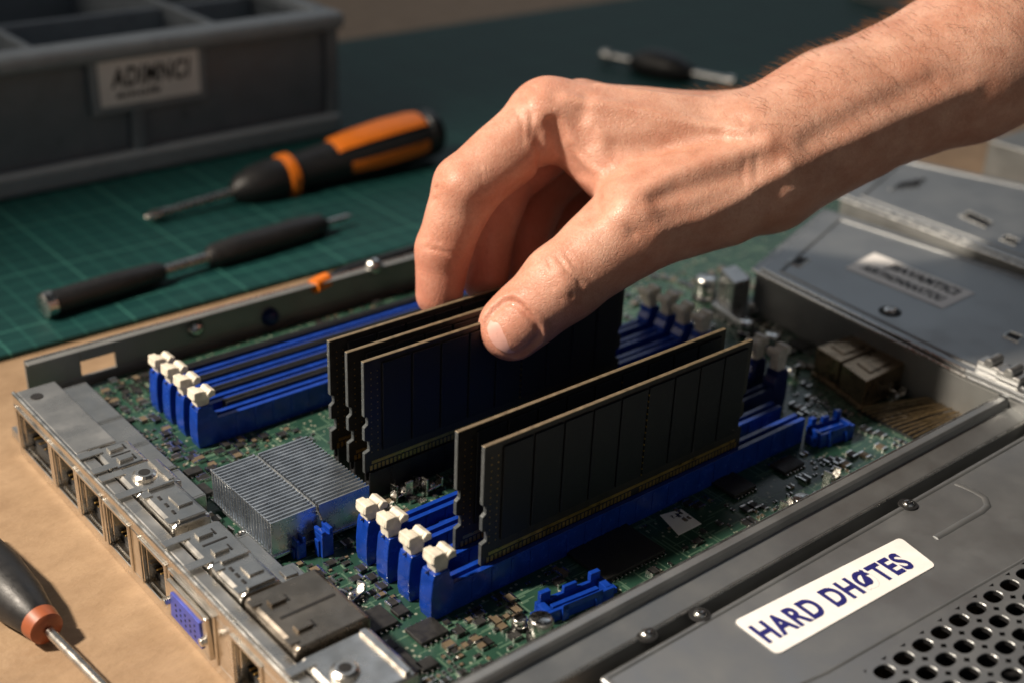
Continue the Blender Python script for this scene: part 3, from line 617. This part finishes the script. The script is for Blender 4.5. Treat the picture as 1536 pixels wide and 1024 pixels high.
# ---------------- near enclosure ----------------
ez=2.0
A=at(884,1000,ez); ex0=A.x; ey=12.98
en=empty("hard_drive_enclosure",(ex0+10,ey-6,0),"grey metal hard drive enclosure with vent holes and white label","drive enclosure")
v0=at(1285,1015,ez); v1=at(1440,905,ez)
pitch=0.64; nx=22; ny=9; py=pitch*0.82
vx0=v0.x+0.25; vy1=(v0.y+v1.y)/2-0.0; vx1=vx0+nx*pitch; vy0=vy1-ny*py
b=MB(); ex1=ex0+26; ey0=ey-16; zt=ez; zb=ez-0.12
b.box(ex0,ex1,vy1,ey,zb,zt); b.box(ex0,vx0,vy0,vy1,zb,zt); b.box(vx1,ex1,vy0,vy1,zb,zt); b.box(ex0,ex1,ey0,vy0,zb,zt)
mk("enclosure_cover",b,M_cover,en)
b=MB(); b.box(ex0+0.02,ex1-.02,ey-0.12,ey-0.02,0.05,zb); b.box(ex0+0.02,ex0+0.12,ey0,ey-0.12,0.05,zb); b.box(ex1-0.12,ex1-.02,ey0,ey-0.12,0.05,zb); b.box(ex0+.12,ex1-.12,ey0,ey0+.1,0.05,zb)
mk("enclosure_wall",b,M_cover,en)
b=MB(); b.lathe((ex0,ey-0.02,ez-0.07),(ex1,ey-0.02,ez-0.07),[(0,0.1),(1,0.1)],12); b.lathe((ex0+0.02,ey,ez-0.07),(ex0+0.02,ey0,ez-0.07),[(0,0.1),(1,0.1)],12); mk("rolled_edge",b,M_cover,en,smooth=True)
b=MB(); b.box(vx0-0.3,vx1+0.3,vy0-0.3,vy1+0.3,0.3,0.6); mk("vent_shade_slab",b,M_dark,en)  # dark slab under the grille, giving the holes their shade by colour
b=MB(); nseg=20
for j in range(ny):
    for i in range(nx):
        cx=vx0+(i+0.5)*pitch; cy=vy1-(j+0.5)*py; hw=pitch/2; hh=py/2
        base=len(b.v)
        for k in range(nseg):
            a=2*math.pi*k/nseg; c_,s_=math.cos(a),math.sin(a); m_=max(abs(c_),abs(s_)); b.v.append((cx+c_/m_*hw,cy+s_/m_*hh,zt))
        for (sc_,zz) in ((1.04,zt),(1.0,zt-0.01),(1.0,zt-0.03),(1.0,zb)):
            for k in range(nseg):
                a=2*math.pi*k/nseg; b.v.append((cx+math.copysign(abs(math.cos(a))**0.8,math.cos(a))*0.235*sc_,cy+math.copysign(abs(math.sin(a))**0.8,math.sin(a))*0.175*sc_,zz))
        for lv in range(4):
            for k in range(nseg):
                k2=(k+1)%nseg
                b.f.append((base+lv*nseg+k,base+lv*nseg+k2,base+(lv+1)*nseg+k2,base+(lv+1)*nseg+k)); b.m.append(1 if lv==3 else 0)
mk("vent_grille",b,[M_cover,M_dark],en)  # inner hole walls coloured near-black as painted shade
q=[at(*k,ez) for k in ((1100,932),(1350,806),(1404,848),(1166,982))]
R_=[]
for i in range(4):
    a_,b_,c_=q[i-1],q[i],q[(i+1)%4]
    for t in range(5):
        s=t/4; p_=b_+(a_-b_).normalized()*0.14*(1-s)**2+(c_-b_).normalized()*0.14*s**2; R_.append(xy(p_))
b=MB(); b.extr(R_,ez+0.004,ez+0.02); lb=mk("enclosure_label",b,M_paper,en)
xd=(q[1]-q[0]).normalized(); yd=Vector((-xd.y,xd.x,0)); W=(q[2]-q[3]).length; Hh=(q[0]-q[3]).dot(yd)
text("HARD DH\u00d8TES",W*0.90,Hh*0.52,q[3]+xd*W*0.02+yd*Hh*0.25+Vector((0,0,.026)),xd,yd,lb,M_inkb,bold=0.035,space=1.12)
for (u,v) in ((970,952),(1050,922),(1362,757)): p=at(u,v,ez); screw(p.x,p.y,ez,0.14,en)
b=MB(); pts=[at(*k,ez-0.115) for k in ((1402,812),(1420,802),(1440,790),(1470,773),(1480,764),(1476,752),(1462,743),(1445,735),(1432,730))]; b.tube(pts,0.145,14); mk("embossed_bead",b,M_cover,en,smooth=True)
b=MB(); b.tube([at(1150,1050,ez-.03),at(1240,1010,ez-.03),at(1700,745,ez-.03)],0.05,8); mk("stamped_seam",b,M_cover,en,smooth=True)
# ---------------- HAND ----------------
P3=dep
def cone(a,b_,ra,rb): return (np.array(a),np.array(b_),ra,rb)
iM,iP,iD,iT=P3(820,176,33.1),P3(700,282,32.3),P3(666,372,32.8),P3(659,440,33.3)
mM,mP,mD,mT=P3(872,176,34.7),P3(756,268,34.5),P3(732,355,34.3),P3(728,420,34.2)
rM,rP,rD,rT=P3(920,190,36.2),P3(815,280,36.1),P3(790,355,35.6),P3(790,410,35.0)
pM,pP,pD,pT=P3(968,210,37.5),P3(872,290,37.2),P3(845,350,36.6),P3(840,400,35.9)
tT,tI,tM,tC=P3(768,490,31.8),P3(842,426,31.6),P3(955,335,31.9),P3(1072,285,32.7)
W1,W2=P3(1140,243,33.2),P3(1135,235,35.4)
fA1,fA2=P3(1250,180,33.6),P3(1250,172,35.8); fB1,fB2=P3(1450,95,34.2),P3(1450,90,36.5); fC1,fC2=P3(1750,-45,35),P3(1750,-50,37.5)
fingers=[[cone(iM,iP,.95,.84),cone(iP,iD,.84,.71),cone(iD,iT,.71,.62)],
 [cone(mM,mP,.92,.82),cone(mP,mD,.82,.70),cone(mD,mT,.70,.60)],
 [cone(rM,rP,.88,.78),cone(rP,rD,.78,.68),cone(rD,rT,.68,.58)],
 [cone(pM,pP,.78,.66),cone(pP,pD,.66,.58),cone(pD,pT,.58,.5)]]
arm=[cone(W1,fA1,1.88,1.75),cone(fA1,fB1,1.75,2.0),cone(fB1,fC1,2.0,2.4),cone(W2,fA2,1.75,1.75),cone(fA2,fB2,1.75,2.0),cone(fB2,fC2,2.0,2.4)]
palm=[cone(W1,iM,1.5,.98),cone(W2,mM,1.6,.95),cone(W2,rM,1.6,.9),cone(W2,pM,1.5,.8),
      cone(W1,P3(905,228,34.0),1.55,.95),cone(W2,P3(965,280,36.5),1.5,1.0),cone(P3(1040,290,34),P3(915,262,33.6),1.35,.75)]
thumb=[cone(tC,tM,1.5,1.2),cone(tM,tI,1.2,.95),cone(tI,tT,.95,.84)]
web=[cone(P3(965,290,32.6),P3(872,215,33.0),1.0,.75)]
allp=[c for f in fingers for c in f]+arm+palm+thumb+web
h=0.055
pts=np.array([c[0] for c in allp]+[c[1] for c in allp]); lo=pts.min(0)-2.8; hi=pts.max(0)+2.8
N=np.ceil((hi-lo)/h).astype(int)+1
ax=[lo[i]+h*np.arange(N[i]) for i in range(3)]
def blank(): return np.full(N,9.0,dtype=np.float32)
def smn(a,b_,k):
    hh=np.clip(0.5+0.5*(b_-a)/k,0,1); return (b_*(1-hh)+a*hh-k*hh*(1-hh)).astype(np.float32)
def sub(a,b_,m):
    l=np.minimum(a,b_)-m; u=np.maximum(a,b_)+m
    i0=np.maximum(((l-lo)/h).astype(int),0); i1=np.minimum(((u-lo)/h).astype(int)+2,N)
    x=(ax[0][i0[0]:i1[0]]-a[0])[:,None,None].astype(np.float32);y=(ax[1][i0[1]:i1[1]]-a[1])[None,:,None].astype(np.float32);z=(ax[2][i0[2]:i1[2]]-a[2])[None,None,:].astype(np.float32)
    ab=b_-a; t=np.clip((x*ab[0]+y*ab[1]+z*ab[2])/max(1e-6,float(ab@ab)),0,1)
    d=np.sqrt((x-t*ab[0])**2+(y-t*ab[1])**2+(z-t*ab[2])**2)
    return (slice(i0[0],i1[0]),slice(i0[1],i1[1]),slice(i0[2],i1[2])),d,t
def sminr(Fd,c,k):
    a,b_,ra,rb=c; s,d,t=sub(a,b_,max(ra,rb)+0.9); Fd[s]=smn(Fd[s],d-(ra+(rb-ra)*t),k)
FF=None
for f in fingers:
    g=blank()
    for c in f: sminr(g,c,0.16)
    FF=g if FF is None else smn(FF,g,0.05)
PA=blank()
for c in arm+palm: sminr(PA,c,0.5)
for c in web: sminr(PA,c,0.45)
FF=smn(PA,FF,0.25)
TH=blank()
for c in thumb: sminr(TH,c,0.3)
SD=smn(FF,TH,0.35)
def sample(p):
    i=np.round((np.array(p)-lo)/h).astype(int)
    if (i<0).any() or (i>=N).any(): return 9.0
    return SD[i[0],i[1],i[2]]
def cast(u,v):
    w=ray(u,v); wn=w/w.length; t=24.0
    for _ in range(900):
        p=Vector((0,0,H))+wn*t
        if sample(p)<0: return np.array(p)
        t+=0.02
    return None
def MXF(a,b_): return np.where(np.abs(b_)>np.abs(a),b_,a)
def seg(DD,a,b_,amp,wd):
    s,d,t=sub(a,b_,wd*3); DD[s]=MXF(DD[s],amp*np.exp(-(d*d)/(wd*wd)))
TOT=np.zeros(N,dtype=np.float32)
marks=[
 ([(828,185),(842,222),(866,260),(892,300),(893,318)],0.22,0.20),
 ([(806,200),(812,240),(800,285)],0.11,0.15),
 ([(850,235),(878,262),(905,278)],0.06,0.09),([(862,222),(890,245),(915,255)],0.05,0.08),([(838,240),(858,275),(880,300)],0.04,0.07),
 ([(880,150),(868,190),(880,215)],0.07,0.22),
 ([(835,383),(850,408),(874,428)],0.06,0.05),([(822,392),(836,418),(858,444)],0.05,0.045),([(848,380),(864,402),(888,414)],0.045,0.045),([(812,402),(824,426),(842,448)],0.035,0.04),
 ([(655,268),(690,256),(722,266)],0.05,0.05),([(652,284),(690,274),(724,284)],0.06,0.05),([(650,300),(686,292),(718,302)],0.045,0.045),([(664,252),(694,244),(722,252)],0.035,0.045),
 ([(634,358),(660,362),(692,372)],0.045,0.045),([(632,372),(660,376),(690,384)],0.045,0.045),
 ([(785,140),(798,170),(796,205)],0.05,0.07),([(800,130),(815,150),(822,185)],0.035,0.06),([(770,160),(784,185),(784,215)],0.03,0.06),
 ([(1112,180),(1135,240),(1130,310)],0.03,0.10),([(1098,190),(1118,240),(1112,300)],0.02,0.07),
 ([(905,300),(930,318),(950,350)],0.05,0.12),([(1030,345),(1062,358),(1090,352)],0.04,0.10),
 ([(850,150),(930,162),(1030,182),(1120,196)],-0.11,0.19),
 ([(900,128),(980,142),(1060,150)],-0.07,0.16),
 ([(945,300),(1010,262),(1085,236),(1150,216)],-0.15,0.23),
 ([(985,348),(1050,330),(1110,300),(1180,255)],-0.09,0.22),
 ([(925,225),(1000,218),(1080,205)],0.11,0.28),
 ([(980,300),(1050,280),(1110,262)],0.07,0.2),
 ([(900,200),(950,235),(985,238),(1040,225)],-0.035,0.10),
 ([(1190,252),(1260,218),(1360,172),(1460,130)],-0.06,0.25),([(1210,212),(1300,165),(1400,120)],0.06,0.25),([(1180,290),(1260,262),(1360,225)],-0.05,0.2),
 ([(935,322),(962,316)],-0.15,0.40),([(812,158),(824,170)],-0.14,0.38),([(688,275),(700,285)],-0.09,0.33),([(845,415),(850,425)],-0.08,0.32),
]
for path,amp,wd in marks:
    P=[cast(*q) for q in path]; P=[p for p in P if p is not None]
    DD=np.zeros(N,dtype=np.float32)
    for a,b_ in zip(P[:-1],P[1:]):
        if np.linalg.norm(a-b_)<3: seg(DD,a,b_,amp,wd)
    TOT+=DD
tTv=np.array(tT);tIv=np.array(tI); T=(tTv-tIv);T/=np.linalg.norm(T)
cdir=np.array([0,0,H])-tTv; cdir/=np.linalg.norm(cdir)
Nn=cdir*0.9+np.array([0.0,-0.12,0.04]); Nn-=T*(Nn@T); Nn/=np.linalg.norm(Nn); Sn=np.cross(T,Nn)
def nailpt(s,t,off=0.0):
    phi=s*0.78; o_=-0.02+0.56*t; c=tTv+T*o_
    bulge=math.sqrt(max(0.01,0.84**2-(max(0,o_)*0.80)**2))-0.02+0.04*max(0,-o_)
    return c+(np.cos(phi)*Nn+np.sin(phi)*Sn)*(bulge+off)
def border(n=48):
    out=[]
    for i in range(n+1):
        a=2*math.pi*i/n; c_,s_=math.cos(a),math.sin(a); e=0.70
        out.append((math.copysign(abs(c_)**e,c_),math.copysign(abs(s_)**e,s_)))
    return out
DD=np.zeros(N,dtype=np.float32)
bp_=[nailpt(s*1.05,t*1.04,0.02) for s,t in border()]
for a,b_ in zip(bp_[:-1],bp_[1:]): seg(DD,a,b_,0.16,0.08)
TOT+=DD
DD=np.zeros(N,dtype=np.float32)
bp2=[nailpt(s*1.28,t*1.22,0.0) for s,t in border() if t<0.6]
for a,b_ in zip(bp2[:-1],bp2[1:]):
    if np.linalg.norm(a-b_)<0.4: seg(DD,a,b_,-0.08,0.11)
TOT+=DD
gx,gy,gz=np.meshgrid(ax[0],ax[1],ax[2],indexing='ij',sparse=True)
TOT=TOT+(0.03*np.sin(gx*2.3+gy*1.1)*np.sin(gy*2.7-gz*1.9)*np.sin(gz*2.1+gx*0.7)).astype(np.float32)
SD=SD+TOT
def surface_nets(D):
    S=D<0
    nx_,ny_,nz_=D.shape
    cnt_=np.zeros((nx_-1,ny_-1,nz_-1),dtype=np.int8)
    for a in (0,1):
        for b2 in (0,1):
            for c in (0,1): cnt_+=S[a:nx_-1+a,b2:ny_-1+b2,c:nz_-1+c]
    act=(cnt_>0)&(cnt_<8); ci=np.argwhere(act); idx=-np.ones(act.shape,dtype=np.int64); idx[act]=np.arange(len(ci))
    acc=np.zeros((len(ci),3)); num=np.zeros(len(ci))
    corners=[(a,b2,c) for a in (0,1) for b2 in (0,1) for c in (0,1)]
    for p in corners:
        for axn in range(3):
            if p[axn]==1: continue
            q_=list(p); q_[axn]=1
            d0=D[ci[:,0]+p[0],ci[:,1]+p[1],ci[:,2]+p[2]]; d1=D[ci[:,0]+q_[0],ci[:,1]+q_[1],ci[:,2]+q_[2]]
            m=(d0<0)!=(d1<0); t=np.where(m,d0/np.where(m,d0-d1,1),0)
            pos=np.tile(np.array(p,float),(len(ci),1)); pos[:,axn]+=t
            acc[m]+=pos[m]; num[m]+=1
    V=(ci+acc/num[:,None])*h+lo
    faces=[]
    for axn in range(3):
        sl0=[slice(None)]*3; sl1=[slice(None)]*3; sl0[axn]=slice(0,-1); sl1[axn]=slice(1,None)
        ch_=S[tuple(sl0)]!=S[tuple(sl1)]; e=np.argwhere(ch_); o1,o2=[(1,2),(2,0),(0,1)][axn]
        e=e[(e[:,o1]>0)&(e[:,o2]>0)&(e[:,o1]<D.shape[o1]-1)&(e[:,o2]<D.shape[o2]-1)]
        inside=S[e[:,0],e[:,1],e[:,2]]
        def g(d1,d2):
            q_=e.copy(); q_[:,o1]-=d1; q_[:,o2]-=d2; return idx[q_[:,0],q_[:,1],q_[:,2]]
        A_=np.stack([g(1,1),g(0,1),g(0,0),g(1,0)],1)
        A_[~inside]=A_[~inside][:,::-1]; faces.append(A_)
    return V,np.concatenate(faces)
V,Fc=surface_nets(SD)
me=bpy.data.meshes.new("person"); me.from_pydata(V.tolist(),[],Fc.tolist()); me.update()
me.polygons.foreach_set("use_smooth",[True]*len(me.polygons)); me.materials.append(skin_mat())
red=np.zeros(len(V))
for c,r_,w_ in ((iT,1.1,.9),(tT,1.2,.8),(mT,1.1,.9),(rT,1.1,.9),(iP,1.0,.6),(tI,0.9,.5),(iD,.9,.7),(iM,1.2,.5),(mP,1.2,.8),(rP,1.4,.9),(pP,1.4,.9),(P3(880,320,34),1.6,.9),(tM,1.2,.35)):
    red+=w_*np.exp(-((V-np.array(c))**2).sum(1)/(r_*r_))
at_=me.attributes.new("redness",'FLOAT','POINT'); at_.data.foreach_set("value",np.clip(red,0,1).astype(np.float32))
ho=bpy.data.objects.new("person",me); sc.collection.objects.link(ho)
sm=ho.modifiers.new("smooth",'SMOOTH'); sm.factor=0.5; sm.iterations=3
ho["label"]="bare hand and forearm reaching in to pinch black memory modules"; ho["category"]="person"; WO["person"]=Vector((0,0,0))
b=MB(); n=14
for j in range(-n,n+1):
    for i in range(-n,n+1):
        s,t=i/n,j/n
        s2=s*math.sqrt(max(0,1-0.44*t*t)); t2=t*math.sqrt(max(0,1-0.44*s*s))
        b.v.append(tuple(nailpt(s2,t2,0.0 - 0.05*max(abs(s2)*1.1,abs(t2))**5)))
w_=2*n+1
for j in range(2*n):
    for i in range(2*n): b.f.append((j*w_+i,j*w_+i+1,(j+1)*w_+i+1,(j+1)*w_+i)); b.m.append(0)
mk("fingernail",b,M_nail,ho,smooth=True)
me.update(); nv=len(me.vertices); nrm=np.zeros(nv*3); me.vertices.foreach_get("normal",nrm); nrm=nrm.reshape(-1,3)
fa=np.array(fA1); fb=np.array(fC1); dr=(fb-fa)/np.linalg.norm(fb-fa)
tt=(V-fa)@dr; cand=np.where((tt>-2.5)&(tt<11)&(nrm[:,2]>0.45))[0]
pick=np.random.choice(cand,1500,replace=False); b=MB()
for i in pick:
    p=Vector(V[i]); nn=Vector(nrm[i]); l=random.uniform(0.25,0.5); d=(Vector(-dr)*0.75+nn*0.75+Vector([random.uniform(-.15,.15) for _ in range(3)])).normalized()
    b.tube([p-nn*0.02,p+d*l*0.5,p+d*l*0.85-nn*0.02,p+d*l-nn*0.05],[0.0034,0.003,0.002,0.0008],3)
mk("arm_hair",b,M_hair,ho,kind="stuff")
# ---------------- light ----------------
w=bpy.data.worlds.new("World"); sc.world=w; w.use_nodes=True; nt=w.node_tree
bg=nt.nodes["Background"]; bg.inputs["Strength"].default_value=1.0
tc=nt.nodes.new("ShaderNodeTexCoord")
base=nt.nodes.new("ShaderNodeRGB"); base.outputs[0].default_value=(0.010,0.012,0.015,1); cur=base.outputs[0]
for dv,col,lo_,hi_ in (((-0.75,0.45,0.5),(1.0,0.88,0.74),0.84,0.97),((0.62,0.60,0.50),(0.24,0.26,0.28),0.82,0.985),((-0.1,0.85,0.5),(0.35,0.35,0.34),0.88,0.98),((-0.2,-0.9,0.4),(0.15,0.155,0.16),0.7,0.98)):  # glow patches added to the surroundings for metal reflections and front fill
    dn=nt.nodes.new("ShaderNodeVectorMath"); dn.operation='DOT_PRODUCT'; v=Vector(dv).normalized(); dn.inputs[1].default_value=v; nt.links.new(tc.outputs["Generated"],dn.inputs[0])
    mr=nt.nodes.new("ShaderNodeMapRange"); mr.interpolation_type='SMOOTHSTEP'; mr.inputs["From Min"].default_value=lo_; mr.inputs["From Max"].default_value=hi_; nt.links.new(dn.outputs["Value"],mr.inputs["Value"])
    cur=mixc(nt,mr.outputs["Result"],cur,col)
nt.links.new(cur,bg.inputs["Color"])
sp=bpy.data.lights.new("key_lamp",'SPOT'); sp.energy=440000; sp.color=(1.0,0.87,0.72); sp.spot_size=math.radians(54); sp.spot_blend=1.0; sp.shadow_soft_size=3.0
so=bpy.data.objects.new("key_lamp",sp); sc.collection.objects.link(so); so.location=(-28,42,56); so.rotation_euler=(Vector((22,17,3))-Vector(so.location)).to_track_quat('-Z','Y').to_euler()
l=bpy.data.lights.new("fill_lamp",'AREA'); l.energy=3500; l.color=(0.75,0.85,1.0); l.size=50
o=bpy.data.objects.new("fill_lamp",l); sc.collection.objects.link(o); o.location=(75,60,60); o.rotation_euler=(Vector((25,20,2))-Vector(o.location)).to_track_quat('-Z','Y').to_euler()
sc.view_settings.view_transform='Standard'; sc.view_settings.look='None'; sc.view_settings.exposure=0; sc.view_settings.gamma=1
print("verts",len(V),"smd",cnt)
